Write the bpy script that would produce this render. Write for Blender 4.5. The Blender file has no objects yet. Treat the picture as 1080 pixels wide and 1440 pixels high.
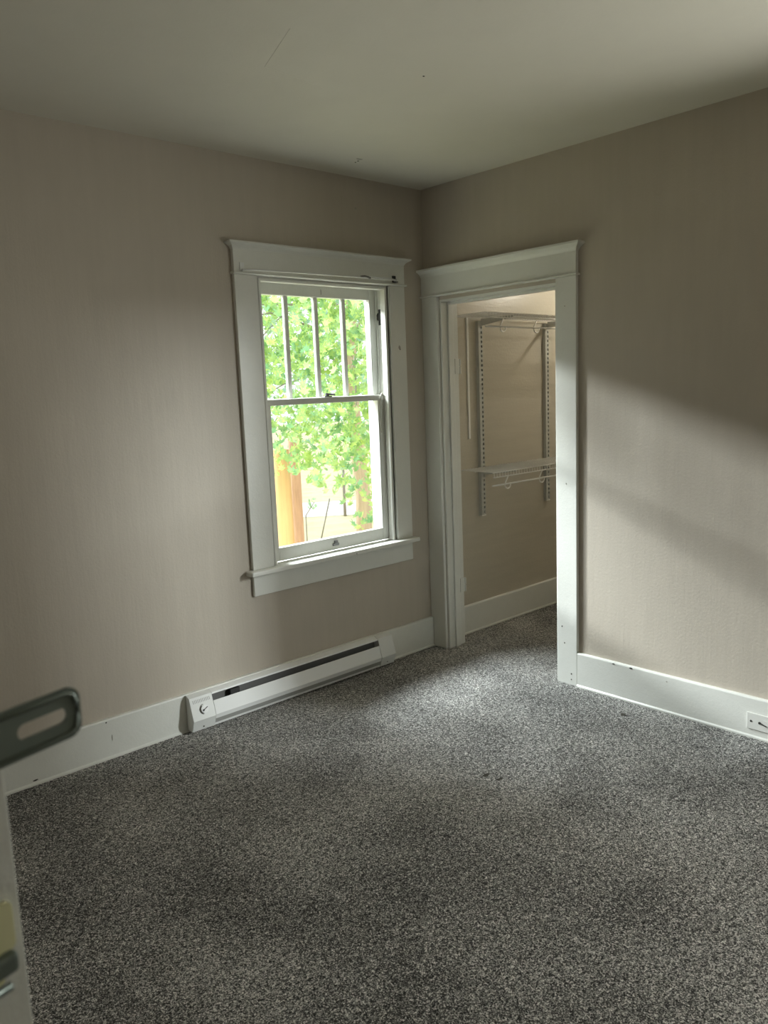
import bpy, bmesh, math, random
from mathutils import Vector, Matrix
random.seed(7)
scene = bpy.context.scene
COL = scene.collection

# ------------------------------------------------------------------ camera
CAM = Vector((-3.2875, -3.2275, 1.5251))
FWD = Vector((0.663183, 0.732663, -0.152949))
RGT = Vector((0.736736, -0.675046, -0.039167))
UPV = Vector((0.131944, 0.086708, 0.987458))
FPX = 1118.13
cd = bpy.data.cameras.new('camera')
cam = bpy.data.objects.new('camera', cd)
COL.objects.link(cam)
cd.sensor_fit = 'VERTICAL'
cd.sensor_height = 36.0
cd.lens = FPX / 1440 * 36.0
cd.clip_start = 0.02
cd.dof.use_dof = True
cd.dof.focus_distance = 4.2
cd.dof.aperture_fstop = 7.5
m = Matrix((RGT, UPV, -FWD)).transposed().to_4x4()
m.translation = CAM
cam.matrix_world = m
scene.camera = cam

# ------------------------------------------------------------------ light
scene.view_settings.view_transform = 'Standard'
scene.view_settings.look = 'None'
scene.view_settings.gamma = 1.0
scene.view_settings.use_curve_mapping = False
scene.view_settings.exposure = 0.22
world = bpy.data.worlds.new('overcast_sky')
scene.world = world
world.use_nodes = True
bg = world.node_tree.nodes['Background']
bg.inputs[0].default_value = (0.95, 0.97, 1.0, 1)
bg.inputs[1].default_value = 1.5


def light(name, kind, energy, color, loc, direction, **kw):
    d = bpy.data.lights.new(name, kind)
    d.energy = energy
    d.color = color
    for k, v in kw.items():
        setattr(d, k, v)
    o = bpy.data.objects.new(name, d)
    COL.objects.link(o)
    o.location = loc
    o.rotation_euler = Vector(direction).to_track_quat('-Z', 'Y').to_euler()
    return o


# low hazy sun behind the trees, softened by the leaves
light('sun', 'SUN', 4.0, (0.95, 0.98, 1.0), (-3, 6, 5), (0.42, -1.0, -0.40), angle=math.radians(5.5))
# added area light for open-sky daylight over the tree, in front of the window
light('window_daylight', 'AREA', 480, (0.92, 0.97, 1.0), (-1.55, 1.55, 3.35), (0.42, -1.0, -1.25),
      shape='RECTANGLE', size=1.2, size_y=0.9)
# added daylight at the assumed second window, in the right wall behind the frame
light('assumed_side_daylight', 'AREA', 40, (1.0, 0.97, 0.92), (0.30, -2.47, 1.45), (-1.0, 0.30, 0.0),
      shape='RECTANGLE', size=0.8, size_y=1.3)

# unseen area light assumed in the yard, shining in through the assumed second window
light('assumed_yard_light', 'AREA', 230, (0.95, 0.98, 1.0), (1.72, -5.1, 2.45), (-0.52, 0.85, -0.30),
      shape='RECTANGLE', size=0.45, size_y=0.9)


# ------------------------------------------------------------------ materials
def mat(name, color, rough=0.5, spec=0.5, metal=0.0):
    mt = bpy.data.materials.new(name)
    mt.use_nodes = True
    b = mt.node_tree.nodes['Principled BSDF']
    b.inputs['Base Color'].default_value = (*color, 1)
    b.inputs['Roughness'].default_value = rough
    b.inputs['Specular IOR Level'].default_value = spec
    b.inputs['Metallic'].default_value = metal
    return mt


def nd(mt, t, **kw):
    n = mt.node_tree.nodes.new(t)
    for k, v in kw.items():
        if k in n.inputs:
            n.inputs[k].default_value = v
        else:
            setattr(n, k, v)
    return n


def ln(mt, a, b):
    mt.node_tree.links.new(a, b)


def ramp(mt, fac, stops):
    r = nd(mt, 'ShaderNodeValToRGB')
    el = r.color_ramp.elements
    while len(el) < len(stops):
        el.new(0.5)
    for e, (p, c) in zip(el, stops):
        e.position = p
        e.color = (*c, 1)
    ln(mt, fac, r.inputs[0])
    return r.outputs[0]


def noise(mt, scale, detail=3, rough=0.55, stretch=(1, 1, 1), dist=0.0):
    tc = nd(mt, 'ShaderNodeTexCoord')
    mp = nd(mt, 'ShaderNodeMapping')
    mp.inputs['Scale'].default_value = stretch
    ln(mt, tc.outputs['Object'], mp.inputs['Vector'])
    n = nd(mt, 'ShaderNodeTexNoise')
    n.inputs['Scale'].default_value = scale
    n.inputs['Detail'].default_value = detail
    n.inputs['Roughness'].default_value = rough
    n.inputs['Distortion'].default_value = dist
    ln(mt, mp.outputs[0], n.inputs['Vector'])
    return n.outputs['Fac']


def add(mt, a, b, op='ADD', clampit=False):
    n = nd(mt, 'ShaderNodeMath', operation=op)
    for i, s in enumerate((a, b)):
        if isinstance(s, (int, float)):
            n.inputs[i].default_value = s
        else:
            ln(mt, s, n.inputs[i])
    n.use_clamp = clampit
    return n.outputs[0]


def bump(mt, h, strength, dist):
    b = nd(mt, 'ShaderNodeBump')
    b.inputs['Strength'].default_value = strength
    b.inputs['Distance'].default_value = dist
    ln(mt, h, b.inputs['Height'])
    ln(mt, b.outputs[0], mt.node_tree.nodes['Principled BSDF'].inputs['Normal'])


def base(mt, out):
    ln(mt, out, mt.node_tree.nodes['Principled BSDF'].inputs['Base Color'])


def paint(name, col, var, rough, stretch, bstr, scale=6.0, fine=90.0, spec=0.4):
    mt = mat(name, col, rough, spec)
    n1 = noise(mt, 1.7, 4, 0.6)
    n2 = noise(mt, scale, 5, 0.6, stretch)
    s = add(mt, add(mt, n1, 0.5, 'MULTIPLY'), add(mt, n2, 0.5, 'MULTIPLY'))
    lo = tuple(c * (1 - var) for c in col)
    hi = tuple(min(1, c * (1 + var)) for c in col)
    base(mt, ramp(mt, s, [(0.3, lo), (0.7, hi)]))
    n3 = noise(mt, fine, 3, 0.6)
    n4 = noise(mt, scale * 3, 3, 0.6, stretch)
    bump(mt, add(mt, n3, n4), bstr, 0.004)
    return mt


M = {}
M['wall'] = paint('taupe_wall_paint', (0.50, 0.449, 0.380), 0.06, 0.55, (3, 3, 0.3), 0.20)
M['closet'] = paint('closet_wall_paint', (0.53, 0.487, 0.40), 0.08, 0.30, (0.5, 0.5, 5), 0.20, 5.0, 60)
M['ceiling'] = paint('ceiling_paint', (0.66, 0.635, 0.555), 0.03, 0.6, (1, 1, 1), 0.10)
M['trim'] = paint('white_trim_paint', (0.74, 0.745, 0.70), 0.03, 0.33, (1, 1, 1), 0.12, 20, 120)
M['enamel'] = mat('white_enamel', (0.78, 0.79, 0.78), 0.35)
M['cap'] = mat('heater_end_cap_enamel', (0.72, 0.73, 0.71), 0.4)
M['recess_shade'] = mat('recess_shade_grey', (0.36, 0.36, 0.34), 0.45)  # grey carrying the shade of the heater's lower recess and vent slits
M['wire'] = mat('white_vinyl_wire', (0.86, 0.84, 0.79), 0.4)
M['track'] = mat('grey_white_track_steel', (0.50, 0.50, 0.46), 0.45)
M['dark'] = mat('dark_gap', (0.03, 0.03, 0.03), 0.7)
M['slot_shade'] = mat('slot_shade_grey', (0.14, 0.14, 0.135), 0.6)
M['chip'] = mat('bare_dark_chip', (0.05, 0.045, 0.035), 0.8)
M['plaster'] = mat('bare_plaster', (0.42, 0.40, 0.35), 0.9)
M['fin'] = mat('aluminium_fins', (0.22, 0.22, 0.22), 0.45, 0.5, 0.6)
M['iron'] = mat('dark_iron', (0.06, 0.06, 0.055), 0.5, 0.5, 0.6)
M['steel'] = mat('zinc_steel', (0.20, 0.235, 0.215), 0.42, 0.5, 0.7)
M['brass'] = mat('yellowed_brass', (0.80, 0.78, 0.48), 0.5, 0.5, 0.0)
M['cord'] = mat('old_cotton_cord', (0.46, 0.44, 0.38), 0.9)
M['plastic'] = mat('painted_plate', (0.70, 0.70, 0.66), 0.4)

# carpet: twisted cut pile in grey and beige flecks
mt = M['carpet'] = mat('grey_twist_carpet', (0.1, 0.1, 0.1), 0.95, 0.1)
tc = nd(mt, 'ShaderNodeTexCoord')
na = noise(mt, 115, 2, 0.6, dist=1.6)
nb = noise(mt, 260, 2, 0.65, dist=0.8)
nl = noise(mt, 2.2, 3, 0.5)
v = nd(mt, 'ShaderNodeTexVoronoi')
v.inputs['Scale'].default_value = 190
ln(mt, tc.outputs['Object'], v.inputs['Vector'])
h = add(mt, add(mt, na, 0.55, 'MULTIPLY'), add(mt, nb, 0.45, 'MULTIPLY'))
h2 = add(mt, h, add(mt, v.outputs['Distance'], 0.12, 'MULTIPLY'), 'SUBTRACT')
h3 = add(mt, h2, add(mt, add(mt, nl, 0.5, 'SUBTRACT'), 0.13, 'MULTIPLY'))  # broad mottling in the colour stands for light on the pile nap
base(mt, ramp(mt, h3, [(0.34, (0.008, 0.008, 0.008)), (0.405, (0.07, 0.069, 0.064)),
                       (0.465, (0.32, 0.313, 0.295)), (0.55, (1.0, 0.98, 0.94))]))
bump(mt, h, 1.0, 0.012)
mt.node_tree.nodes['Principled BSDF'].inputs['Sheen Weight'].default_value = 0.15

# glass: clear sheet, weak mirror by angle
mt = M['glass'] = bpy.data.materials.new('old_window_glass')
mt.use_nodes = True
nt = mt.node_tree
nt.nodes.clear()
out = nt.nodes.new('ShaderNodeOutputMaterial')
mix = nt.nodes.new('ShaderNodeMixShader')
tr = nt.nodes.new('ShaderNodeBsdfTransparent')
tr.inputs[0].default_value = (0.96, 0.98, 0.97, 1)
gl = nt.nodes.new('ShaderNodeBsdfGlossy')
gl.inputs['Roughness'].default_value = 0.02
fr = nt.nodes.new('ShaderNodeLayerWeight')
pw = nt.nodes.new('ShaderNodeMath')
pw.operation = 'POWER'
pw.inputs[1].default_value = 5.0
ma = nt.nodes.new('ShaderNodeMath')
ma.operation = 'MULTIPLY_ADD'
ma.inputs[1].default_value = 0.9
ma.inputs[2].default_value = 0.025
nt.links.new(fr.outputs['Facing'], pw.inputs[0])
nt.links.new(pw.outputs[0], ma.inputs[0])
nt.links.new(ma.outputs[0], mix.inputs[0])
nt.links.new(tr.outputs[0], mix.inputs[1])
nt.links.new(gl.outputs[0], mix.inputs[2])
nt.links.new(mix.outputs[0], out.inputs[0])


def leafmat(name, c1, c2):
    mt = bpy.data.materials.new(name)
    mt.use_nodes = True
    nt = mt.node_tree
    nt.nodes.clear()
    out = nt.nodes.new('ShaderNodeOutputMaterial')
    mix = nt.nodes.new('ShaderNodeMixShader')
    mix.inputs[0].default_value = 0.5
    d = nt.nodes.new('ShaderNodeBsdfDiffuse')
    t = nt.nodes.new('ShaderNodeBsdfTranslucent')
    n = noise(mt, 5.5, 3, 0.6)
    c = ramp(mt, n, [(0.38, c1), (0.62, c2)])
    nt.links.new(c, d.inputs[0])
    nt.links.new(c, t.inputs[0])
    nt.links.new(d.outputs[0], mix.inputs[1])
    nt.links.new(t.outputs[0], mix.inputs[2])
    nt.links.new(mix.outputs[0], out.inputs[0])
    return mt


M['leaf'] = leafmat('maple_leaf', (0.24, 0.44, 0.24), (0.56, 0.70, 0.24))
M['leaf2'] = leafmat('pale_bluish_leaf', (0.32, 0.52, 0.42), (0.50, 0.68, 0.38))  # paler bluish green leaves for the background tree and the sprig
M['bark'] = paint('tree_bark', (0.52, 0.40, 0.30), 0.25, 0.9, (6, 6, 0.6), 0.8, 6, 40)
M['pole'] = paint('weathered_orange_wood', (0.70, 0.42, 0.20), 0.18, 0.85, (8, 8, 0.3), 0.4, 5, 60)
M['redwood'] = paint('red_brown_bark', (0.60, 0.36, 0.24), 0.25, 0.9, (6, 6, 0.6), 0.8, 6, 40)
M['grass'] = paint('dry_lawn', (0.62, 0.57, 0.34), 0.2, 0.95, (1, 1, 1), 0.8, 3, 30)
M['road'] = paint('pale_pavement', (0.80, 0.78, 0.74), 0.05, 0.9, (1, 1, 1), 0.3)
M['siding'] = mat('white_siding', (0.75, 0.76, 0.74), 0.6)
M['rubble'] = mat('grey_twig', (0.30, 0.27, 0.23), 0.9)

# ------------------------------------------------------------------ helpers
WLOC = {}


def setp(o, kind=None, label=None, cat=None, group=None):
    if kind:
        o['kind'] = kind
    if label:
        o['label'] = label
    if cat:
        o['category'] = cat
    if group:
        o['group'] = group
    return o


def empty(name, loc, **kw):
    o = bpy.data.objects.new(name, None)
    o.empty_display_size = 0.05
    COL.objects.link(o)
    o.location = loc
    WLOC[o.name] = Vector(loc)
    return setp(o, **kw)


def obj(name, bm, mt, parent=None, smooth=False, **kw):
    """links a bmesh given in world coordinates as one mesh object"""
    off = WLOC.get(parent.name, Vector()) if parent else Vector()
    bmesh.ops.translate(bm, verts=bm.verts, vec=-off)
    bmesh.ops.recalc_face_normals(bm, faces=bm.faces)
    me = bpy.data.meshes.new(name)
    bm.to_mesh(me)
    bm.free()
    me.materials.append(M[mt] if isinstance(mt, str) else mt)
    if smooth:
        for p in me.polygons:
            p.use_smooth = True
    o = bpy.data.objects.new(name, me)
    COL.objects.link(o)
    if parent:
        o.parent = parent
    WLOC[o.name] = off.copy()
    return setp(o, **kw)


def bm_box(bm, x0, x1, y0, y1, z0, z1, bev=0.0):
    b = bmesh.new() if bev else bm
    xs, ys, zs = sorted((x0, x1)), sorted((y0, y1)), sorted((z0, z1))
    vs = [b.verts.new((x, y, z)) for x in xs for y in ys for z in zs]
    for f in ((0, 1, 3, 2), (4, 6, 7, 5), (0, 4, 5, 1), (2, 3, 7, 6), (0, 2, 6, 4), (1, 5, 7, 3)):
        b.faces.new([vs[i] for i in f])
    if bev:
        bmesh.ops.bevel(b, geom=b.edges[:], offset=bev, segments=2, profile=0.5, affect='EDGES')
        merge(bm, b)


def merge(bm, b):
    mp = {v: bm.verts.new(v.co) for v in b.verts}
    for f in b.faces:
        try:
            bm.faces.new([mp[v] for v in f.verts])
        except ValueError:
            pass
    b.free()


def box(name, x0, x1, y0, y1, z0, z1, mt, parent=None, bev=0.0, **kw):
    bm = bmesh.new()
    bm_box(bm, x0, x1, y0, y1, z0, z1, bev)
    return obj(name, bm, mt, parent, **kw)


def bm_prism(bm, prof, axis, a0, a1):
    """prof: polygon in the two remaining axes, extruded along axis from a0 to a1"""
    def mk(p, a):
        if axis == 'x':
            return (a, p[0], p[1])
        if axis == 'y':
            return (p[0], a, p[1])
        return (p[0], p[1], a)
    A = [bm.verts.new(mk(p, a0)) for p in prof]
    B = [bm.verts.new(mk(p, a1)) for p in prof]
    n = len(prof)
    for i in range(n):
        bm.faces.new((A[i], A[(i + 1) % n], B[(i + 1) % n], B[i]))
    bm.faces.new(A)
    bm.faces.new(B[::-1])


def prism(name, prof, axis, a0, a1, mt, parent=None, **kw):
    bm = bmesh.new()
    bm_prism(bm, prof, axis, a0, a1)
    return obj(name, bm, mt, parent, **kw)


def bm_tube(bm, pts, r, n=6, r1=None):
    pts = [Vector(p) for p in pts]
    rings = []
    for i, p in enumerate(pts):
        if i == 0:
            d = pts[1] - p
        elif i == len(pts) - 1:
            d = p - pts[i - 1]
        else:
            d = pts[i + 1] - pts[i - 1]
        d.normalize()
        a = d.cross(Vector((0, 0, 1)))
        if a.length < 0.05:
            a = d.cross(Vector((1, 0, 0)))
        a.normalize()
        b = d.cross(a)
        rr = r if r1 is None else r + (r1 - r) * i / (len(pts) - 1)
        rings.append([bm.verts.new(p + a * math.cos(2 * math.pi * k / n) * rr + b * math.sin(2 * math.pi * k / n) * rr)
                      for k in range(n)])
    for A, B in zip(rings, rings[1:]):
        for k in range(n):
            bm.faces.new((A[k], A[(k + 1) % n], B[(k + 1) % n], B[k]))
    bm.faces.new(rings[0][::-1])
    bm.faces.new(rings[-1])


def tube(name, pts, r, mt, parent=None, n=8, r1=None, **kw):
    bm = bmesh.new()
    bm_tube(bm, pts, r, n, r1)
    return obj(name, bm, mt, parent, smooth=True, **kw)


def holed(name, axis, c0, c1, u0, u1, holes, mt, z1=2.6, z0=-0.05, **kw):
    """wall slab with rectangular holes; axis 'y': slab y c0..c1 running in x"""
    bm = bmesh.new()
    us = sorted({u0, u1, *[h[0] for h in holes], *[h[1] for h in holes]})
    for a, b in zip(us, us[1:]):
        hs = [h for h in holes if h[0] <= a and h[1] >= b]
        spans = [(z0, z1)]
        for h in hs:
            spans = [(z0, h[2]), (h[3], z1)]
        for s, t in spans:
            if t - s > 1e-4:
                if axis == 'y':
                    bm_box(bm, a, b, c0, c1, s, t)
                else:
                    bm_box(bm, c0, c1, a, b, s, t)
    bmesh.ops.remove_doubles(bm, verts=bm.verts, dist=1e-5)
    return obj(name, bm, mt, None, kind='structure', **kw)


H = 2.598
XL, YB, XC, YC = -3.90, -4.00, 1.95, -1.38     # entry wall, back wall, closet end, closet side

# ------------------------------------------------------------------ shell
floor = box('floor', XL - 1.4, XC + 0.1, YB - 0.1, 0.14, -0.10, 0.0, 'carpet', kind='structure',
            label='grey and beige flecked twist pile carpet')
ceil = box('ceiling', XL - 1.4, XC + 0.1, YB - 0.1, 0.14, H, H + 0.1, 'ceiling', kind='structure',
           label='off-white painted plaster ceiling')
# window wall, closet wall, the rest of the room
holed('wall_left', 'y', 0.0, 0.14, XL - 0.12, 0.06, [(-1.125, -0.285, 0.665, 2.075)], 'wall', H,
      label='taupe painted wall with the window')
holed('wall_right', 'x', 0.0, 0.12, YB - 0.1, 0.0,
      [(-0.897, -0.118, -0.05, 1.997), (-2.87, -2.12, 0.70, 2.05)], 'wall', H,  # second hole is for the assumed window, out of view
      label='taupe painted wall with the closet opening')
holed('wall_back', 'y', YB - 0.12, YB, XL - 0.12, 0.0, [], 'wall', H, label='taupe painted wall facing the window')
holed('wall_entry', 'x', XL - 0.12, XL, YB, 0.0, [(-3.63, -2.81, -0.05, 2.03)], 'wall', H,
      label='taupe painted wall with the entry door')
box('wall_closet_left', 0.121, XC, 0.0, 0.14, -0.05, H, 'closet', kind='structure',
    label='taupe closet wall with horizontal brush marks behind the shelves')
box('wall_closet_end', XC, XC + 0.1, YC - 0.1, 0.14, -0.05, H, 'closet', kind='structure',
    label='taupe end wall of the closet')
box('wall_closet_right', 0.12, XC, YC - 0.1, YC, -0.05, H, 'closet', kind='structure',
    label='taupe side wall of the closet')
# hallway behind the entry door
box('wall_hall_far', XL - 1.42, XL - 1.32, YB - 0.1, 0.0, -0.05, H, 'wall', kind='structure',
    label='taupe hallway wall beyond the entry door')
box('wall_hall_back', XL - 1.32, XL - 0.12, YB - 0.1, YB, -0.05, H, 'wall', kind='structure',
    label='taupe wall closing the hallway')
box('wall_hall_front', XL - 1.32, XL - 0.12, -0.1, 0.0, -0.05, H, 'wall', kind='structure',
    label='taupe wall at the far end of the hallway')

# ceiling marks: board seam, nail spots, flaked paint
bm = bmesh.new()
bm_tube(bm, [(-1.73, -1.175, H), (-1.631, -0.894, H)], 0.0009, 6)
obj('plaster_seam', bm, 'ceiling', ceil)
bm = bmesh.new()
bm_tube(bm, [(-1.631, -0.894, H), (-1.36, -0.862, H)], 0.0009, 6)
obj('plaster_seam', bm, 'ceiling', ceil)


def fleck(name, c, r, nrm, mt, parent, n=8, jit=0.45):
    """small irregular chip standing 1 mm proud of a surface"""
    c = Vector(c)
    nrm = Vector(nrm)
    a = nrm.orthogonal().normalized()
    b = nrm.cross(a)
    bm = bmesh.new()
    lo, hi = [], []
    for k in range(n):
        q = 2 * math.pi * k / n
        rx = r[0] * (1 - jit * random.random())
        ry = r[1] * (1 - jit * random.random())
        # r given as (horizontal, vertical or second) extents
        if abs(nrm.z) > 0.5:
            d = Vector((math.cos(q) * rx, math.sin(q) * ry, 0))
        elif abs(nrm.y) > 0.5:
            d = Vector((math.cos(q) * rx, 0, math.sin(q) * ry))
        else:
            d = Vector((0, math.cos(q) * rx, math.sin(q) * ry))
        lo.append(bm.verts.new(c + d - nrm * 0.001))
        hi.append(bm.verts.new(c + d * 0.85 + nrm * 0.0012))
    for k in range(n):
        bm.faces.new((lo[k], lo[(k + 1) % n], hi[(k + 1) % n], hi[k]))
    bm.faces.new(hi)
    return obj(name, bm, mt, parent)


fleck('paint_chip', (-0.67, -0.262, H), (0.022, 0.012), (0, 0, -1), 'plaster', ceil)
fleck('nail_hole', (-0.655, -0.235, H), (0.007, 0.006), (0, 0, -1), 'chip', ceil)
fleck('nail_hole', (-0.652, -0.212, H), (0.006, 0.006), (0, 0, -1), 'chip', ceil)
fleck('nail_hole', (-1.143, -1.155, H), (0.006, 0.005), (0, 0, -1), 'chip', ceil)
wl = bpy.data.objects['wall_left']
fleck('nail_hole', (-0.48, 0.0, 2.447), (0.009, 0.008), (0, -1, 0), 'plaster', wl)

# ------------------------------------------------------------------ baseboards
T = 0.02
BB = 0.177


def baseboard(name, axis, c, s, a0, a1, label):
    """board of the wall face at coordinate c, standing out by s*T, with a rounded top and a fillet of paint at the carpet"""
    prof = [(c, 0.0), (c + s * 0.026, 0.0), (c + s * 0.026, 0.007), (c + s * T, 0.013), (c + s * T, BB - 0.006),
            (c + s * (T - 0.002), BB - 0.002), (c + s * (T - 0.006), BB), (c, BB)]
    bm = bmesh.new()
    bm_prism(bm, prof, axis, a0, a1)
    return obj(name, bm, 'trim', None, kind='structure', label=label)


bl = baseboard('baseboard_left', 'x', 0.0, -1, XL, -0.021, 'tall white painted baseboard under the window')
br = baseboard('baseboard_right', 'y', 0.0, -1, YB + 0.02, -1.019, 'tall white chipped baseboard beside the closet opening')
bc = baseboard('baseboard_closet', 'x', 0.0, -1, 0.125, XC, 'tall white baseboard inside the closet')
baseboard('baseboard_back', 'x', YB, 1, XL, -0.02, 'tall white baseboard on the wall facing the window')
baseboard('baseboard_entry', 'y', XL, 1, -2.69, -0.02, 'tall white baseboard beside the entry door')
fleck('paint_chip', (-T - 0.0005, -1.226, 0.169), (0.010, 0.004), (-1, 0, 0), 'chip', br)
fleck('paint_chip', (-T - 0.0005, -1.318, 0.169), (0.013, 0.005), (-1, 0, 0), 'chip', br)
fleck('paint_chip', (-T - 0.0005, -1.50, 0.150), (0.004, 0.004), (-1, 0, 0), 'plaster', br)
fleck('paint_chip', (-2.338, -T - 0.0005, 0.020), (0.014, 0.004), (0, -1, 0), 'chip', bl)
fleck('paint_chip', (-2.03, -T - 0.0005, 0.165), (0.004, 0.004), (0, -1, 0), 'chip', bl)
fleck('paint_chip', (-2.01, -T - 0.0005, 0.09), (0.002, 0.022), (0, -1, 0), 'plaster', bl)
# burns in the carpet
for i, (x, y, a, b) in enumerate([(-1.045, -1.285, 0.03, 0.012), (-1.03, -1.345, 0.03, 0.014), (-0.17, -1.37, 0.025, 0.02)]):
    fleck('burn_mark', (x, y, 0.0), (a, b), (0, 0, 1), 'chip', floor, 9, 0.6)


# ------------------------------------------------------------------ window in the left wall
w1 = empty('window_1', (-0.708, 0.0, 0.553), kind='structure', label='white wooden double-hung window with four upright panes over one')
CL, CR = -1.247, -0.169
box('casing', CL, -1.122, -T, 0.0, 0.684, 2.070, 'trim', w1, 0.003)
rc = box('casing', -0.281, CR, -T, 0.0, 0.684, 2.070, 'trim', w1, 0.003)
fleck('paint_chip', (-0.221, -T - 0.0005, 1.745), (0.010, 0.014), (0, -1, 0), 'plaster', rc)
fleck('nail_hole', (-0.219, -T - 0.0015, 1.735), (0.004, 0.005), (0, -1, 0), 'chip', rc)
hd = box('head_casing', CL, CR, -T - 0.002, 0.0, 2.080, 2.190, 'trim', w1, 0.002)


def bead(name, axis, c, s, a0, a1, z, parent, out=0.034):
    bm = bmesh.new()
    prof = [(c, z - 0.005), (c + s * (out - 0.004), z - 0.005), (c + s * out, z - 0.002), (c + s * out, z + 0.002),
            (c + s * (out - 0.004), z + 0.005), (c, z + 0.005)]
    bm_prism(bm, prof, axis, a0, a1)
    return obj(name, bm, 'trim', parent)


bead('fillet', 'x', 0.0, -1, CL - 0.008, CR + 0.008, 2.075, w1)


def crown(name, x0, x1, z0, z1, o0, o1, plane, parent, flare_lo=True, flare_hi=True):
    """flared cap with mitred returns; plane 'y' for the window wall, 'x' for the closet wall"""
    prof = [(0.0, 0.0), (0.1, 0.18), (0.32, 0.42), (0.66, 0.62), (0.92, 0.74), (1.0, 0.76), (1.0, 1.0)]
    bm = bmesh.new()
    rings = []
    for t, h in prof:
        o = o0 + (o1 - o0) * t
        z = z0 + (z1 - z0) * h
        a = x0 - (o - o0 if flare_lo else 0)
        b = x1 + (o - o0 if flare_hi else 0)
        pts = [(a, 0), (a, -o), (b, -o), (b, 0)]
        rings.append([bm.verts.new((p, q, z) if plane == 'y' else (q, p, z)) for p, q in pts])
    for A, B in zip(rings, rings[1:]):
        for k in range(4):
            bm.faces.new((A[k], A[(k + 1) % 4], B[(k + 1) % 4], B[k]))
    bm.faces.new(rings[0])
    bm.faces.new(rings[-1][::-1])
    return obj(name, bm, 'trim', parent)


crown('crown_cap', CL, CR, 2.180, 2.213, T + 0.002, T + 0.032, 'y', w1)
# stool and apron
bm = bmesh.new()
bm_box(bm, -1.280, -0.150, -0.062, -0.0005, 0.660, 0.684, 0.006)
bm_box(bm, -1.120, -0.290, -0.010, 0.030, 0.662, 0.684, 0.001)
st = obj('stool', bm, 'trim', w1)
fleck('crack', (-0.628, -0.0625, 0.668), (0.002, 0.006), (0, -1, 0), 'chip', st)
box('apron', CL, CR, -0.018, 0.0, 0.553, 0.660, 'trim', w1, 0.003)
# jamb box
JL, JR, JT, JB = -1.112, -0.296, 2.062, 0.684
box('jamb', JL - 0.02, JL, 0.0, 0.17, JB - 0.03, JT + 0.02, 'trim', w1)
jr = box('jamb', JR, JR + 0.02, 0.0, 0.17, JB - 0.03, JT + 0.02, 'trim', w1)
box('head_jamb', JL, JR, 0.0, 0.17, JT, JT + 0.02, 'trim', w1)
prism('outer_sill', [(0.028, 0.655), (0.028, 0.686), (0.22, 0.655), (0.22, 0.63)], 'x', JL, JR, 'trim', w1)
# inner stops, a rounded strip on three sides
box('window_stop', JL, JL + 0.014, -0.010, 0.028, JB, JT, 'trim', w1, 0.003)
box('window_stop', JR - 0.014, JR, -0.010, 0.028, JB, JT, 'trim', w1, 0.003)
box('window_stop', JL + 0.014, JR - 0.014, -0.010, 0.028, JT - 0.014, JT, 'trim', w1, 0.003)
box('parting_bead', JL, JL + 0.010, 0.065, 0.072, JB, JT, 'trim', w1, 0.001)
box('parting_bead', JR - 0.010, JR, 0.065, 0.072, JB, JT, 'trim', w1, 0.001)
for x0, x1 in ((JL, JL + 0.020), (JR - 0.020, JR)):
    box('blind_stop', x0, x1, 0.112, 0.150, JB, JT, 'trim', w1, 0.002)
# outside casing, seen through the panes
box('outer_casing', JL - 0.12, JL - 0.002, 0.14, 0.172, 0.63, JT + 0.12, 'siding', w1, 0.002)
box('outer_casing', JR + 0.002, JR + 0.12, 0.14, 0.172, 0.63, JT + 0.12, 'siding', w1, 0.002)

# lower sash
ls = empty('lower_sash', (-0.704, 0.03, JB))
ls.parent = w1
ls.location = Vector((-0.704, 0.03, JB)) - Vector(w1.location)
GX0, GX1 = -1.056, -0.352
y0, y1 = 0.030, 0.064


def stile_bm(x0, x1, z0, z1, yy0, yy1):
    bm = bmesh.new()
    bm_box(bm, x0, x1, yy0, yy1, z0, z1, 0.003)
    return bm


obj('stile', stile_bm(JL + 0.002, GX0, 0.690, 1.492, y0, y1), 'trim', ls)
obj('stile', stile_bm(GX1, JR - 0.002, 0.690, 1.492, y0, y1), 'trim', ls)
obj('bottom_rail', stile_bm(GX0, GX1, 0.690, 0.757, y0, y1), 'trim', ls)
obj('meeting_rail', stile_bm(JL + 0.002, JR - 0.002, 1.464, 1.494, y0 - 0.002, 0.068), 'trim', ls)
box('pane', GX0 - 0.004, GX1 + 0.004, 0.046, 0.049, 0.752, 1.468, 'glass', ls)
# sash lift: two-step bar on the bottom rail
bm = bmesh.new()
bm_box(bm, -0.716, -0.674, 0.024, 0.031, 0.712, 0.726, 0.002)
bm_box(bm, -0.705, -0.685, 0.018, 0.031, 0.724, 0.741, 0.003)
obj('sash_lift', bm, 'fin', ls)
# sash lock: base, arm and knob
bm = bmesh.new()
bm_box(bm, -0.715, -0.665, 0.034, 0.058, 1.494, 1.500, 0.002)
bm_tube(bm, [(-0.69, 0.046, 1.499), (-0.69, 0.046, 1.512)], 0.011, 10)
bm_tube(bm, [(-0.70, 0.046, 1.511), (-0.655, 0.040, 1.506), (-0.645, 0.038, 1.504)], 0.005, 8)
obj('sash_lock', bm, 'fin', ls)

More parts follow.
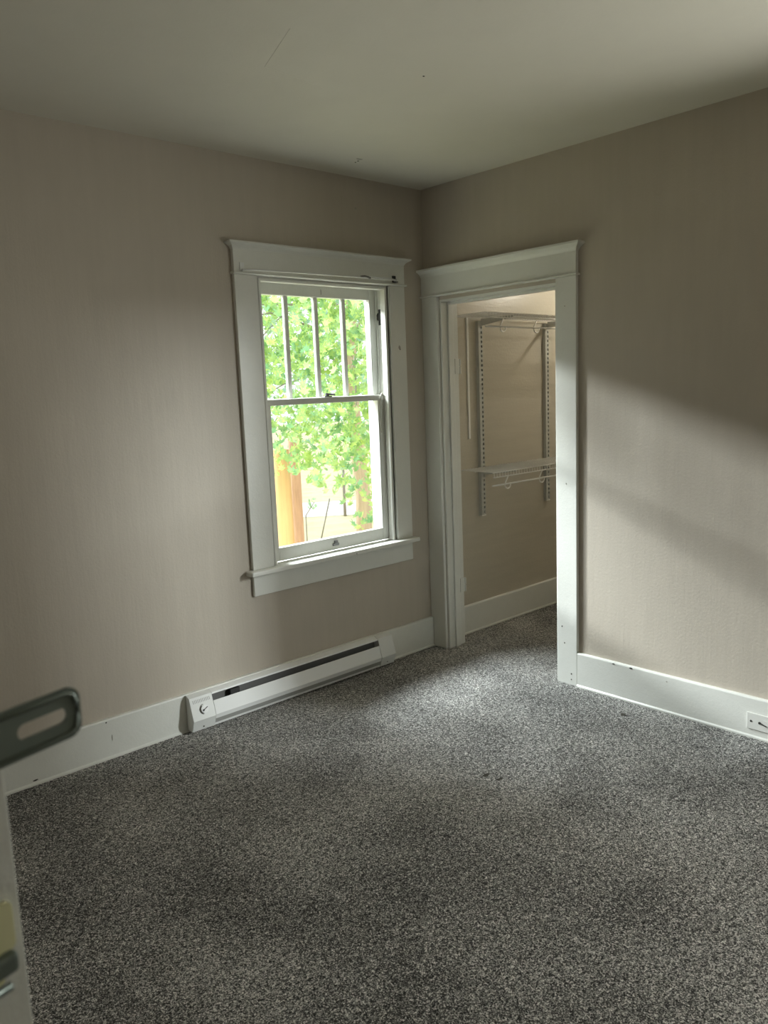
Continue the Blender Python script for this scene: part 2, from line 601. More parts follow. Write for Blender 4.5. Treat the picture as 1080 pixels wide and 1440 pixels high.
# upper sash with three muntins
us = empty('upper_sash', (-0.704, 0.075, 1.464))
us.parent = w1
us.location = Vector((-0.704, 0.075, 1.464)) - Vector(w1.location)
y0, y1 = 0.074, 0.108
UX0, UX1 = -1.060, -0.347
obj('stile', stile_bm(JL + 0.002, UX0, 1.468, JT - 0.001, y0, y1), 'trim', us)
obj('stile', stile_bm(UX1, JR - 0.002, 1.468, JT - 0.001, y0, y1), 'trim', us)
tr_ = obj('top_rail', stile_bm(UX0, UX1, 2.000, JT - 0.001, y0, y1), 'trim', us)
obj('bottom_rail', stile_bm(UX0, UX1, 1.468, 1.496, y0, y1), 'trim', us)
fleck('crack', (-0.676, y0 - 0.0005, 2.030), (0.0022, 0.022), (0, -1, 0), 'chip', tr_)
mx = [-0.893, -0.706, -0.522]
for x in mx:
    prism('muntin', [(x - 0.013, y1 - 0.008), (x - 0.013, y0 + 0.013), (x - 0.010, y0 + 0.008), (x + 0.010, y0 + 0.008),
                     (x + 0.013, y0 + 0.013), (x + 0.013, y1 - 0.008)], 'z', 1.494, 2.002, 'trim', us)
ed = [UX0 - 0.004] + mx + [UX1 + 0.004]
for a, b in zip(ed, ed[1:]):
    box('pane', a + 0.001, b - 0.001, 0.0925, 0.0955, 1.492, 2.004, 'glass', us)
# pulley in the right jamb and the slack sash cord
bm = bmesh.new()
bm_box(bm, JR - 0.0035, JR + 0.001, 0.035, 0.057, 1.868, 1.952, 0.001)
obj('pulley_plate', bm, 'iron', w1)
bm = bmesh.new()
bm_tube(bm, [(JR - 0.009, 0.046, 1.912), (JR + 0.002, 0.046, 1.912)], 0.022, 14)
obj('pulley_wheel', bm, 'iron', w1)
tube('sash_cord', [(-0.318, 0.030, 1.490), (-0.324, 0.022, 1.503), (-0.334, 0.019, 1.500), (-0.342, 0.019, 1.478),
                   (-0.346, 0.022, 1.44), (-0.345, 0.024, 1.39), (-0.342, 0.024, 1.335), (-0.338, 0.024, 1.288)], 0.003, 'cord', w1)
tube('sash_cord', [(-0.318, 0.027, 1.494), (-0.308, 0.025, 1.492), (-0.304, 0.026, 1.46), (-0.304, 0.027, 1.30)], 0.002, 'cord', w1)

# ------------------------------------------------------------------ curtain rod on the window head
cr = empty('curtain_rod', (-0.72, -0.0225, 2.083), label='thin white double curtain rod fixed across the window head',
           cat='curtain rod')
pts = [(-1.205, -0.0225, 2.087), (-1.200, -0.050, 2.087), (-1.17, -0.058, 2.087), (-0.9, -0.060, 2.0905), (-0.55, -0.060, 2.094),
       (-0.28, -0.058, 2.095), (-0.255, -0.050, 2.095), (-0.250, -0.0225, 2.095)]
tube('rod', pts, 0.0038, 'enamel', cr)
tube('rod', [(x, y + 0.004, z + 0.012) for x, y, z in [(-0.47, -0.056, 2.090), (-0.30, -0.054, 2.090), (-0.25, -0.045, 2.088)]],
     0.0028, 'enamel', cr)
for x in (-1.205, -0.250):
    bm = bmesh.new()
    bm_box(bm, x - 0.012, x + 0.012, -0.027, -0.0222, 2.086, 2.122, 0.001)
    bm_box(bm, x - 0.010, x + 0.010, -0.048, -0.026, 2.086, 2.090, 0.001)
    obj('bracket', bm, 'enamel' if x < -1 else 'iron', cr)
bm = bmesh.new()
bm_tube(bm, [(-0.515, -0.058, 2.0965), (-0.49, -0.060, 2.100), (-0.465, -0.060, 2.097), (-0.45, -0.058, 2.094)], 0.006, 8)
obj('slide_clip', bm, 'fin', cr, smooth=True)

# ------------------------------------------------------------------ trim of the closet opening
t1 = empty('trim_1', (0.0, -0.51, 0.0), kind='structure', label='white painted casing around the doorless closet opening')
lcz = box('casing', -T, 0.0, -0.116, 0.0, 0.0, 2.015, 'trim', t1, 0.003)
rcz = box('casing', -T, 0.0, -1.018, -0.901, 0.0, 2.015, 'trim', t1, 0.003)
for z, y in ((1.88, -0.955), (1.03, -0.958), (0.30, -0.93), (0.215, -0.945), (0.06, -0.985), (0.03, -0.985)):
    fleck('paint_chip', (-T - 0.0005, y, z), (0.004, 0.005), (-1, 0, 0), 'chip' if z < 0.5 else 'plaster', rcz)
box('head_casing', -T - 0.002, 0.0, -1.018, 0.0, 2.025, 2.135, 'trim', t1, 0.002)
bm = bmesh.new()
bead('fillet', 'y', 0.0, -1, -1.026, 0.0, 2.020, t1)
crown('crown_cap', -1.018, 0.0, 2.125, 2.165, T + 0.002, T + 0.037, 'x', t1, True, False)
jl = box('jamb', 0.0, 0.122, -0.130, -0.118, 0.0, 1.985, 'trim', t1, 0.001)
box('jamb', 0.0, 0.122, -0.897, -0.885, 0.0, 1.985, 'trim', t1, 0.001)
box('head_jamb', 0.0, 0.122, -0.897, -0.118, 1.985, 1.997, 'trim', t1, 0.001)
box('door_stop', 0.045, 0.085, -0.142, -0.130, 0.0, 1.985, 'trim', t1, 0.003)
box('door_stop', 0.045, 0.085, -0.885, -0.873, 0.0, 1.985, 'trim', t1, 0.003)
box('door_stop', 0.045, 0.085, -0.873, -0.142, 1.973, 1.985, 'trim', t1, 0.003)
box('casing', 0.1205, 0.138, -0.125, -0.02, 0.0, 2.0, 'trim', t1, 0.002)
box('casing', 0.1205, 0.138, -1.0, -0.89, 0.0, 2.0, 'trim', t1, 0.002)
for zc in (1.635, 0.362):
    bm = bmesh.new()
    bm_box(bm, 0.100, 0.1385, -0.134, -0.1295, zc - 0.042, zc + 0.042, 0.001)
    bm_tube(bm, [(0.1405, -0.134, zc - 0.042), (0.1405, -0.134, zc - 0.004)], 0.0055, 8)
    bm_tube(bm, [(0.1405, -0.134, zc + 0.002), (0.1405, -0.134, zc + 0.040)], 0.0055, 8)
    obj('hinge_leaf', bm, 'trim', t1)

# ------------------------------------------------------------------ baseboard heater
HX0, HX1 = -1.657, -0.397
HB = -0.0262
bh = empty('baseboard_heater', (-1.027, HB, 0.0), label='long white electric baseboard heater below the window',
           cat='heater')
prof = [(HB, 0.012), (HB, 0.176), (-0.030, 0.176), (-0.056, 0.166), (-0.087, 0.064), (-0.068, 0.010)]
cx = [(HX0, HX0 + 0.115), (HX1 - 0.103, HX1)]
ecl = prism('end_cap', prof, 'x', *cx[0], 'cap', bh)
ecr = prism('end_cap', prof, 'x', *cx[1], 'cap', bh)
a, b = cx[0][1] + 0.002, cx[1][0] - 0.002
prism('back_panel', [(HB, 0.012), (HB, 0.175), (-0.030, 0.175), (-0.0555, 0.165), (-0.0575, 0.158), (-0.054, 0.158),
                     (-0.052, 0.163), (-0.031, 0.171), (-0.031, 0.012)], 'x', a, b, 'enamel', bh)
prism('front_cover', [(-0.0660, 0.129), (-0.0680, 0.129), (-0.0855, 0.066), (-0.080, 0.045), (-0.077, 0.045), (-0.0825, 0.066)], 'x', a, b,
      'enamel', bh)
prism('bottom_lip', [(HB - 0.006, 0.010), (-0.066, 0.010), (-0.0685, 0.020), (-0.066, 0.020), (-0.064, 0.0135), (HB - 0.006, 0.0135)], 'x',
      a, b, 'enamel', bh)
prism('lower_grille', [(-0.064, 0.0205), (-0.0665, 0.0205), (-0.077, 0.044), (-0.0745, 0.044)], 'x', a, b, 'recess_shade', bh)  # recessed lower face, its shade put into the grey colour
bm = bmesh.new()
x = a + 0.10
while x < b - 0.05:
    bm_box(bm, x, x + 0.0012, -0.060, -0.034, 0.050, 0.118)
    x += 0.008
bm_tube(bm, [(a + 0.005, -0.047, 0.085), (b - 0.005, -0.047, 0.085)], 0.006, 8)
obj('heating_element', bm, 'fin', bh, kind='stuff')
bm = bmesh.new()
bm_box(bm, a + 0.002, b - 0.002, -0.0315, -0.0305, 0.02, 0.168)
obj('slot_shade_sheet', bm, 'slot_shade', bh)  # dark sheet put in for the shade behind the fins
# a dark bracket seen in the slot
bm = bmesh.new()
bm_box(bm, a + 0.098, a + 0.150, -0.058, -0.034, 0.112, 0.150, 0.002)
obj('limit_switch', bm, 'dark', bh)
# louvres and dial on the left cap; sloped face frame
N = Vector((0, -(0.166 - 0.064), -(0.087 - 0.056))).normalized()
N = Vector((0, -0.9568, 0.2908))
DN = Vector((0, -0.2908, -0.9568))


def onface(x, t, out=0.0):
    """point on the sloped front of the cap, t metres below its top edge"""
    return Vector((x, -0.056, 0.166)) + DN * t + N * out


for k in range(11):
    x = HX0 + 0.014 + k * 0.0083
    bm = bmesh.new()
    q = [onface(x, 0.012, .0006), onface(x + 0.003, 0.012, .0006), onface(x + 0.0045, 0.028, .0006), onface(x + 0.0015, 0.028, .0006)]
    vs = [bm.verts.new(p) for p in q] + [bm.verts.new(p - N * 0.002) for p in q]
    bm.faces.new(vs[:4])
    for i in range(4):
        bm.faces.new((vs[i], vs[(i + 1) % 4], vs[4 + (i + 1) % 4], vs[4 + i]))
    obj('louvre', bm, 'recess_shade', ecl)  # solid slivers coloured like the shade inside vent slits
dc = onface(HX0 + 0.063, 0.062)
bm = bmesh.new()
bm_tube(bm, [dc - N * 0.001, dc + N * 0.009], 0.0185, 24)
kn = obj('dial', bm, 'enamel', ecl)
bm = bmesh.new()
pd = (Vector((1, 0, 0)) * 0.9 - DN * 0.45).normalized()
bm_tube(bm, [dc - pd * 0.010 + N * 0.0095, dc + pd * 0.016 + N * 0.0095], 0.0018, 6)
bm_tube(bm, [dc - pd * 0.012 + N * 0.0095, dc - pd * 0.006 + N * 0.0095], 0.004, 8)
obj('pointer', bm, 'iron', ecl)
bm = bmesh.new()
bm_tube(bm, [dc + (Vector((1, 0, 0)) * math.cos(q) - DN * math.sin(q)) * 0.0225 + N * 0.0008 for q in
             [math.radians(d) for d in range(95, 265, 10)]], 0.0013, 5)
obj('scale_mark', bm, 'iron', ecl)
fleck('paint_chip', (HX0 + 0.055, -0.0745, 0.026), (0.005, 0.005), (0, -1, 0), 'chip', ecl)
fleck('paint_chip', (HX1 - 0.055, -0.0745, 0.028), (0.005, 0.004), (0, -1, 0), 'chip', ecr)

# ------------------------------------------------------------------ outlet in the right baseboard
wo = empty('wall_outlet', (-T, -1.925, 0.075), label='white painted outlet plate set sideways in the baseboard', cat='outlet')
bm = bmesh.new()
bm_box(bm, -T - 0.006, -T - 0.0002, -1.984, -1.868, 0.040, 0.112, 0.002)
obj('plate', bm, 'plastic', wo)
bm = bmesh.new()
bm_box(bm, -T - 0.0075, -T - 0.0055, -1.970, -1.936, 0.060, 0.092, 0.002)
obj('socket', bm, 'plastic', wo)
bm = bmesh.new()
bm_tube(bm, [(-T - 0.0045, -1.886, 0.076), (-T - 0.0072, -1.886, 0.076)], 0.0045, 10)
obj('screw', bm, 'iron', wo)
bm = bmesh.new()
bm_tube(bm, [(-T - 0.0045, -1.922, 0.076), (-T - 0.0085, -1.922, 0.076)], 0.0055, 10)
bm_tube(bm, [(-T - 0.0075, -1.922, 0.076), (-T - 0.0075, -1.952, 0.068)], 0.003, 6)
obj('screw', bm, 'iron', wo)

# ------------------------------------------------------------------ closet fittings
def standard(x, z0, z1, label):
    r = empty('shelf_standard', (x, -0.0005, z0), label=label, cat='shelf track', group='slotted shelf standards on the closet wall')
    bm = bmesh.new()
    w, d = 0.019, 0.022
    bm_box(bm, x - w, x - w + 0.002, -d, -0.0005, z0, z1)
    bm_box(bm, x + w - 0.002, x + w, -d, -0.0005, z0, z1)
    bm_box(bm, x - w, x + 0.002, -d - 0.0015, -d, z0, z1)
    bm_box(bm, x + 0.013, x + w, -d - 0.0015, -d, z0, z1)
    z = z0 + 0.012
    prev = z0
    while z < z1 - 0.02:
        bm_box(bm, x + 0.002, x + 0.013, -d - 0.0015, -d, prev, z)
        prev = z + 0.014
        z += 0.028
    bm_box(bm, x + 0.002, x + 0.013, -d - 0.0015, -d, prev, z1)
    obj('channel', bm, 'track', r)
    bm = bmesh.new()
    bm_tube(bm, [(x + 0.0075, -d + 0.0, z0 + 0.02), (x + 0.0075, -d - 0.004, z0 + 0.02)], 0.005, 10)
    obj('screw', bm, 'track', r)
    bm = bmesh.new()
    bm_box(bm, x - w - 0.001, x + w + 0.001, -d - 0.003, -0.0005, z0 - 0.006, z0, 0.001)
    obj('end_tab', bm, 'wire', r)
    return r


standard(0.452, 0.727, 1.905, 'slotted shelf standard close to the closet opening')
standard(1.118, 0.740, 1.905, 'slotted shelf standard deeper inside the closet')
# narrow painted strip left hanging beside the first track
bm = bmesh.new()
bm_box(bm, 0.346, 0.362, -0.008, -0.0005, 1.205, 1.935, 0.002)
setp(obj('wall_strip', bm, 'wire'), label='narrow white strip on the closet wall beside the first shelf standard', cat='strip')


def wire_shelf(x0, x1, z, hooks, label, arms):
    r = empty('wire_shelf', (x0, -0.145, z), label=label, cat='shelf', group='white wire shelves in the closet')
    yb, yf = -0.026, -0.290
    for nm, yy, zz, rad in (('back_wire', yb, z - 0.003, 0.003), ('middle_wire', -0.155, z - 0.003, 0.003),
                            ('front_wire', yf, z - 0.003, 0.0035), ('lip_wire', yf - 0.004, z - 0.030, 0.0035)):
        tube(nm, [(x0, yy, zz), (x1, yy, zz)], rad, 'wire', r, 6)
    bm = bmesh.new()
    x = x0 + 0.004
    while x < x1:
        bm_tube(bm, [(x, yb, z), (x, yf - 0.001, z), (x, yf - 0.006, z - 0.003), (x, yf - 0.007, z - 0.031)], 0.0018, 5)
        x += 0.0254
    obj('cross_wires', bm, 'wire', r, kind='stuff')
    zr = z - 0.078
    yr = yf + 0.004
    tube('hang_rod', [(x0 + 0.0, yr, zr), (x1, yr, zr)], 0.005, 'wire', r, 8)
    for hx in hooks:
        pts = [(hx + 0.030, yf + 0.002, z - 0.028), (hx + 0.002, yf + 0.002, zr + 0.012)]
        for q in range(190, 371, 20):
            pts.append((hx + 0.022 + 0.026 * math.cos(math.radians(q)), yr - 0.002, zr - 0.002 + 0.026 * math.sin(math.radians(q))))
        tube('hook', pts, 0.0042, 'wire', r, 6)
    for ax in arms:
        prism('bracket', [(-0.0245, z - 0.050), (-0.0245, z - 0.008), (-0.270, z - 0.008), (-0.270, z - 0.017)], 'x', ax - 0.004, ax + 0.004, 'track', r)
    return r


wire_shelf(0.190, XC - 0.02, 1.925, (0.318, 0.628, 0.95), 'white wire shelf with hanging rod near the top of the closet', (0.4595, 1.1255))
wire_shelf(0.225, XC - 0.02, 1.026, (0.338, 0.668, 0.99), 'lower white wire shelf with hanging rod at mid height in the closet', (0.4595, 1.1255))

# unseen bare bulb added to brighten the closet, right of the opening
cb = empty('added_closet_bulb', (1.50, -0.60, H), label='added unseen warm bulb hanging by a cord from the closet ceiling', cat='added lamp')
tube('holder', [(1.50, -0.60, H), (1.50, -0.60, H - 0.02), (1.50, -0.60, H - 0.021), (1.50, -0.60, H - 0.03)], 0.045, 'enamel', cb, 16, 0.030)
tube('cord', [(1.50, -0.60, H - 0.03), (1.50, -0.60, H - 0.29)], 0.004, 'cord', cb, 8)
tube('socket', [(1.50, -0.60, H - 0.28), (1.50, -0.60, H - 0.33)], 0.018, 'enamel', cb, 12)
M['bulb'] = mat('added_bulb_glass', (1, 0.9, 0.75), 0.4)
pb = M['bulb'].node_tree.nodes['Principled BSDF']
pb.inputs['Emission Color'].default_value = (1, 0.94, 0.80, 1)
pb.inputs['Emission Strength'].default_value = 340.0
bm = bmesh.new()
bmesh.ops.create_uvsphere(bm, u_segments=16, v_segments=10, radius=0.03)
for v_ in bm.verts:
    v_.co = Vector((1.50, -0.60, H - 0.355)) + v_.co * (1.0 if v_.co.z < 0 else 1.15)
obj('bulb', bm, 'bulb', cb, smooth=True)

# ------------------------------------------------------------------ entry door, standing open beside the camera
TH = math.radians(15)
E0 = Vector((-3.1300, -2.6237, 0.0))
ex = Vector((math.cos(TH), math.sin(TH), 0))
en = Vector((math.sin(TH), -math.cos(TH), 0))
d1 = empty('door_1', (E0 - ex * 0.775).to_tuple(), kind='structure', label='white painted entry door standing open with steel hasp and bolt')


def dpt(s, n, z):
    return E0 + ex * s + en * n + Vector((0, 0, z))


def dbox(name, s0, s1, n0, n1, z0, z1, mt, parent, bev=0.001):
    bm = bmesh.new()
    bm_box(bm, s0, s1, n0, n1, z0, z1, bev)
    for v in bm.verts:
        v.co = dpt(v.co.x, v.co.y, v.co.z)
    return obj(name, bm, mt, parent)


def drounded(s0, s1, z0, z1, r, n0, n1, hole=None):
    """rounded plate on the door face, optionally with a slot"""
    def loop(a, b, c, d, q, k=6):
        pts = []
        for cx_, cz_, st_ in ((b - q, d - q, 0), (a + q, d - q, 90), (a + q, c + q, 180), (b - q, c + q, 270)):
            for i in range(k + 1):
                an = math.radians(st_ + 90 * i / k)
                pts.append((cx_ + q * math.cos(an), cz_ + q * math.sin(an)))
        return pts
    bm = bmesh.new()
    o = loop(s0, s1, z0, z1, r)
    n = len(o)
    of = [bm.verts.new(dpt(s, n1, z)) for s, z in o]
    ob = [bm.verts.new(dpt(s, n0, z)) for s, z in o]
    for i in range(n):
        bm.faces.new((of[i], of[(i + 1) % n], ob[(i + 1) % n], ob[i]))
    if hole:
        a, b, c, d = hole
        hh = loop(a, b, c, d, (d - c) / 2 * 0.98)
        hf = [bm.verts.new(dpt(s, n1, z)) for s, z in hh]
        hb = [bm.verts.new(dpt(s, n0, z)) for s, z in hh]
        for i in range(n):
            j = (i + 1) % n
            bm.faces.new((hf[i], hf[j], hb[j], hb[i]))
            bm.faces.new((of[i], of[j], hf[j], hf[i]))
            bm.faces.new((ob[i], ob[j], hb[j], hb[i]))
    else:
        bm.faces.new(of)
        bm.faces.new(ob[::-1])
    return bm


# leaf of stiles, rails and recessed panels
W = 0.775
for nm, s0, s1, z0, z1 in (('stile', -0.115, 0.0, 0.012, 2.02), ('stile', -W, -W + 0.115, 0.012, 2.02),
                           ('top_rail', -W + 0.115, -0.115, 1.90, 2.02), ('lock_rail', -W + 0.115, -0.115, 0.86, 1.02),
                           ('bottom_rail', -W + 0.115, -0.115, 0.012, 0.22)):
    dbox(nm, s0, s1, -0.035, 0.0, z0, z1, 'trim', d1, 0.0015)
for z0, z1 in ((0.22, 0.86), (1.02, 1.90)):
    dbox('panel', -W + 0.110, -0.110, -0.024, -0.011, z0 - 0.004, z1 + 0.004, 'trim', d1, 0.001)
# hasp: hinged strap with a slot, reaching past the edge of the door
hs = obj('hasp_strap', drounded(-0.060, 0.065, 1.2625, 1.3035, 0.011, 0.0030, 0.0062, (0.010, 0.053, 1.2765, 1.289)), 'steel', d1)
rim = []
for s, z in [(-0.058, 1.2995), (0.052, 1.2995), (0.0585, 1.2965), (0.061, 1.290), (0.061, 1.276), (0.0585, 1.2695), (0.052, 1.2665), (-0.058, 1.2665)]:
    rim.append(dpt(s, 0.0066, z))
tube('raised_rim', rim, 0.0022, 'steel', hs)
tube('hasp_hinge', [dpt(-0.062, 0.006, 1.260), dpt(-0.062, 0.006, 1.306)], 0.0055, 'steel', d1, 10)
obj('hasp_plate', drounded(-0.102, -0.063, 1.262, 1.304, 0.006, 0.0002, 0.003), 'steel', d1)
# slide bolt with a yellowed keeper
obj('escutcheon', drounded(-0.060, -0.0085, 1.1205, 1.160, 0.006, 0.0002, 0.004), 'brass', d1)
dbox('bolt_bar', -0.075, -0.0125, 0.0045, 0.014, 1.1085, 1.124, 'steel', d1, 0.003)
obj('bolt_keeper', drounded(-0.060, -0.020, 1.098, 1.109, 0.003, 0.0002, 0.004), 'brass', d1)
tube('bolt_rod', [dpt(-0.075, 0.008, 1.098), dpt(-0.018, 0.008, 1.0965)], 0.0035, 'steel', d1, 8)
dbox('knob_rose', -0.080, -0.035, 0.0002, 0.004, 1.005, 1.075, 'brass', d1, 0.001)
tube('door_knob', [dpt(-0.057, 0.003, 1.02), dpt(-0.057, 0.035, 1.02), dpt(-0.057, 0.042, 1.02), dpt(-0.057, 0.055, 1.02)], 0.012, 'brass', d1, 12)
# frame of the entry doorway
t2 = empty('trim_2', (XL, -3.22, 0.0), kind='structure', label='white casing of the entry doorway')
for y0_, y1_ in ((-2.81, -2.70), (-3.74, -3.63)):
    box('casing', XL, XL + T, y0_, y1_, 0.0, 2.03, 'trim', t2, 0.003)
box('head_casing', XL, XL + T, -3.74, -2.70, 2.03, 2.15, 'trim', t2, 0.003)

# assumed second window, unseen, in the right wall
w2 = empty('assumed_window_2', (0.0, -2.495, 0.55), kind='structure', label='assumed unseen white wooden window in the right wall')
for y0_, y1_ in ((-2.12, -2.00), (-2.99, -2.87)):
    box('casing', -T, 0.0, y0_, y1_, 0.70, 2.05, 'trim', w2, 0.003)
box('head_casing', -T, 0.0, -2.99, -2.00, 2.05, 2.17, 'trim', w2, 0.003)
box('stool', -0.06, 0.03, -3.01, -1.99, 0.675, 0.70, 'trim', w2, 0.004)
for y0_, y1_ in ((-2.175, -2.12), (-2.87, -2.815)):
    box('stile', 0.04, 0.075, y0_, y1_, 0.70, 2.05, 'trim', w2, 0.002)
for z0, z1 in ((0.70, 0.77), (1.46, 1.50), (1.99, 2.05)):
    box('rail', 0.04, 0.075, -2.815, -2.175, z0, z1, 'trim', w2, 0.002)
box('pane', 0.056, 0.059, -2.82, -2.17, 0.765, 1.465, 'glass', w2)
box('pane', 0.056, 0.059, -2.82, -2.17, 1.495, 1.995, 'glass', w2)

# ------------------------------------------------------------------ outdoors
GZ = -1.0


def ray(u, v):
    return FWD + RGT * ((u - 540) / FPX) - UPV * ((v - 720) / FPX)


def far(u, v, dist):
    """point seen at pixel u, v at a horizontal distance from the camera"""
    d = ray(u, v)
    return CAM + d * (dist / math.hypot(d.x, d.y))


def ground(u, v):
    d = ray(u, v)
    return CAM + d * ((GZ - CAM.z) / d.z)


box('ground', -20, 40, -20, 50, GZ - 0.2, GZ, 'grass', kind='structure', label='dry yellow lawn outside the window')
g0 = ground(470, 706)
g1 = ground(470, 726)
ax = Vector((0.70, 0.714, 0))
pv = Vector((0.62, 0.78, 0))
bm = bmesh.new()
cxr = Vector(((g0.x + g1.x) / 2, (g0.y + g1.y) / 2, GZ))
side = Vector((0.80, -0.60, 0))
hw = (g0 - g1).length / 2
P = [cxr + side * s * 14 + pv * t * hw for s, t in ((-1, -1), (1, -1), (1, 1), (-1, 1))]
vs = [bm.verts.new(p + Vector((0, 0, 0.02))) for p in P] + [bm.verts.new(p - Vector((0, 0, 0.05))) for p in P]
bm.faces.new(vs[:4])
for i in range(4):
    bm.faces.new((vs[i], vs[(i + 1) % 4], vs[4 + (i + 1) % 4], vs[4 + i]))
obj('pavement', bm, 'road', kind='structure', label='pale driveway crossing the lawn')


def post(name, u0, u1, v, dist, z1, mt, label, cat, lean=(0, 0), n=12):
    a = far(u0, v, dist)
    b = far(u1, v, dist)
    r = (b - a).length / 2
    c = (a + b) / 2
    bm = bmesh.new()
    bm_tube(bm, [(c.x + lean[0] * (z - GZ), c.y + lean[1] * (z - GZ), z) for z in (GZ - 0.05, GZ + 0.3, 0.0, 0.5, z1)], r, n, r * 0.86)
    bm.faces.ensure_lookup_table()
    o = obj(name, bm, mt, smooth=True, label=label, cat=cat)
    return o, c, r


post('wooden_post', 387, 413.5, 725, 8.2, 0.95, 'pole', 'thick orange-brown wooden post standing on the lawn outside', 'post')
post('tree_trunk', 410, 427, 725, 9.6, 1.0, 'redwood', 'red-brown slender trunk behind the orange wooden post', 'trunk')
sk = ground(452, 757)
sk2 = far(463.5, 701, 10.2)
setp(tube('garden_stake', [(sk.x, sk.y, GZ), far(452, 757, 11.9), far(463.5, 701, 11.9)], 0.012, 'rubble'),
     label='thin leaning garden stake in the dry lawn', cat='stake')
q0 = far(485, 717, 16)
setp(tube('sign_post', [(q0.x, q0.y, GZ), (q0.x, q0.y, 0.0)], 0.03, 'rubble'), label='slim grey post beside the pale driveway', cat='post')


# maple: trunk, branches and five-lobed leaves
def leaf_mesh():
    out = []
    tips = [(-150, 0.42), (-95, 0.72), (-48, 0.92), (0, 1.05), (48, 0.92), (95, 0.72), (150, 0.42)]
    for i, (a, r) in enumerate(tips):
        q = math.radians(a)
        out.append((math.sin(q) * r, math.cos(q) * r))
        if i < len(tips) - 1:
            q2 = math.radians((a + tips[i + 1][0]) / 2)
            out.append((math.sin(q2) * 0.40, math.cos(q2) * 0.40))
    return out


LO = leaf_mesh()


def leaf_bm(bm, mtx):
    c = bm.verts.new(mtx @ Vector((0, -0.05, 0.10)))
    ring = [bm.verts.new(mtx @ Vector((x, y, 0.06 - 0.12 * (x * x + y * y)))) for x, y in LO]
    for a, b in zip(ring, ring[1:]):
        bm.faces.new((c, a, b))
    s = bm.verts.new(mtx @ Vector((0, -0.9, 0)))
    s2 = bm.verts.new(mtx @ Vector((0.03, -0.05, 0.05)))
    bm.faces.new((ring[0], c, ring[-1]))
    bm.faces.new((c, s, s2))


def leaf_matrix(p, size):
    from mathutils import Euler
    e = Euler((random.uniform(-1.0, 1.0) + math.pi * 0.55, random.uniform(-0.7, 0.7), random.uniform(0, 2 * math.pi)))
    return Matrix.Translation(p) @ e.to_matrix().to_4x4() @ Matrix.Scale(size, 4)


def proj(p):
    d = p - CAM
    z = d.dot(FWD)
    return 540 + FPX * d.dot(RGT) / z, 720 - FPX * d.dot(UPV) / z


def leafmesh_data(name, mt):
    bm = bmesh.new()
    leaf_bm(bm, Matrix.Identity(4))
    me = bpy.data.meshes.new(name)
    bm.to_mesh(me)
    bm.free()
    me.materials.append(M[mt])
    return me


def tree(name, label, base_uv, base_d, rad, spots, nleaf, nsingle, mt, bark):
    b = far(*base_uv, base_d)
    root = empty(name, (b.x, b.y, GZ), label=label, cat='tree')
    tp = [Vector((b.x, b.y, GZ - 0.05)), Vector((b.x + 0.03, b.y, 0.3)), Vector((b.x - 0.05, b.y + 0.05, 1.6)), Vector((b.x, b.y, 3.2)), Vector((b.x + .1, b.y, 5.0))]
    tube('trunk', tp, rad, bark, root, 10, rad * 0.45)
    for c, r in spots[::3]:
        if c.z < 1.5:
            continue
        st = tp[2] + (tp[3] - tp[2]) * random.random()
        mid = (st + c) / 2 + Vector((random.uniform(-.2, .2), random.uniform(-.2, .2), 0.25))
        tube('branch', [st, mid, c, c + (c - mid) * 0.5 + Vector((0, 0, -0.1))], 0.016, 'rubble', root, 6, 0.006)
    ps = []
    tot = sum(r ** 2 for c, r in spots)
    for c, r in spots:
        for k in range(int(nleaf * r * r / tot)):
            while True:
                q = Vector((random.uniform(-1, 1), random.uniform(-1, 1), random.uniform(-1, 1)))
                if 0.05 < q.length < 1:
                    break
            p = c + Vector((q.x * r, q.y * r, q.z * r * 0.75))
            ps.append((p, random.uniform(0.045, 0.085)))
    # the leaves that show largest through the window become single parts
    def key(e):
        u, v = proj(e[0])
        inside = 350 < u < 550 and 395 < v < 770
        return (0 if inside else 1, (e[0] - CAM).length / e[1])
    ps.sort(key=key)
    me = leafmesh_data('leaf', mt)
    for p, s in ps[:nsingle]:
        o = bpy.data.objects.new('leaf', me)
        COL.objects.link(o)
        o.parent = root
        mm = leaf_matrix(p - root.location, s)
        o.matrix_local = mm
    bm = bmesh.new()
    for p, s in ps[nsingle:]:
        leaf_bm(bm, leaf_matrix(p, s))
    obj('foliage', bm, mt, root, kind='stuff')
    return root


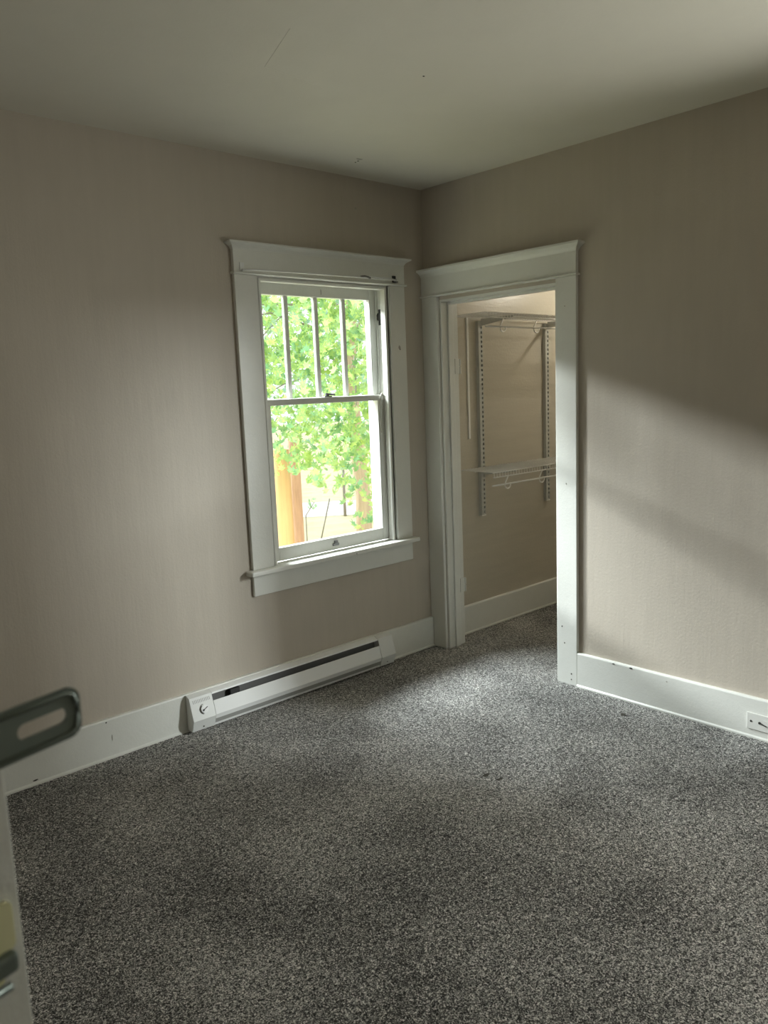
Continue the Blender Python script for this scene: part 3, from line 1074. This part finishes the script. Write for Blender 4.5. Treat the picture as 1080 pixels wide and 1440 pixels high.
S = []
for (u, v, dd, r) in [(380, 440, 7.0, 0.55), (430, 455, 7.4, 0.55), (480, 450, 7.0, 0.55), (520, 470, 7.6, 0.55), (400, 520, 7.6, 0.50),
                      (450, 530, 7.0, 0.50), (500, 540, 7.4, 0.50), (420, 600, 7.4, 0.42), (470, 610, 7.0, 0.42), (515, 600, 7.4, 0.45),
                      (440, 650, 7.2, 0.24), (405, 655, 7.4, 0.22), (470, 672, 7.0, 0.20), (500, 650, 7.4, 0.30), (395, 600, 7.2, 0.3),
                      (510, 690, 8.2, 0.26), (515, 728, 8.4, 0.18), (330, 480, 7.2, 0.6), (310, 560, 7.5, 0.5), (580, 480, 7.5, 0.6),
                      (590, 580, 7.5, 0.6), (440, 360, 7.3, 0.6), (510, 370, 7.3, 0.6), (370, 350, 7.3, 0.6), (620, 400, 7.8, 0.6),
                      (260, 470, 7.4, 0.6), (250, 560, 7.6, 0.55), (190, 500, 7.8, 0.6), (280, 640, 7.6, 0.35), (300, 400, 7.4, 0.6)]:
    S.append((far(u, v, dd), r))
tree('maple_tree', 'leafy green maple filling the view outside the window', (509, 720), 9.0, 0.105, S, 3900, 290, 'leaf', 'bark')
S = []
for (u, v, dd, r) in [(390, 450, 11, 0.9), (450, 440, 11.5, 0.9), (510, 450, 11, 0.9), (400, 540, 11, 0.8), (470, 545, 11.4, 0.8), (530, 560, 11, 0.8),
                      (440, 610, 11.5, 0.45), (520, 640, 11, 0.6), (340, 500, 11, 0.9), (600, 520, 11, 0.9), (570, 640, 11, .7), (640, 560, 11.5, .9), (440, 340, 11.5, 1.0), (540, 350, 11.5, 1.0)]:
    S.append((far(u, v, dd), r))
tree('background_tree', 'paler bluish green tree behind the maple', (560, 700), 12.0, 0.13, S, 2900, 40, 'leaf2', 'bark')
# sprig by the pole
sp = far(430, 730, 9.2)
root = empty('garden_sprig', (sp.x, sp.y, GZ), label='small leafy sprig growing beside the red-brown trunk', cat='plant')
tube('stem', [(sp.x, sp.y, GZ), far(430, 725, 9.2), far(442, 706, 9.2)], 0.012, 'rubble', root, 6, 0.005)
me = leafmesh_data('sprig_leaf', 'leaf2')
for k in range(9):
    o = bpy.data.objects.new('leaf', me)
    COL.objects.link(o)
    o.parent = root
    o.matrix_local = leaf_matrix(far(436 + random.uniform(-6, 9), 707 + random.uniform(-6, 8), 9.2) - root.location, 0.045)
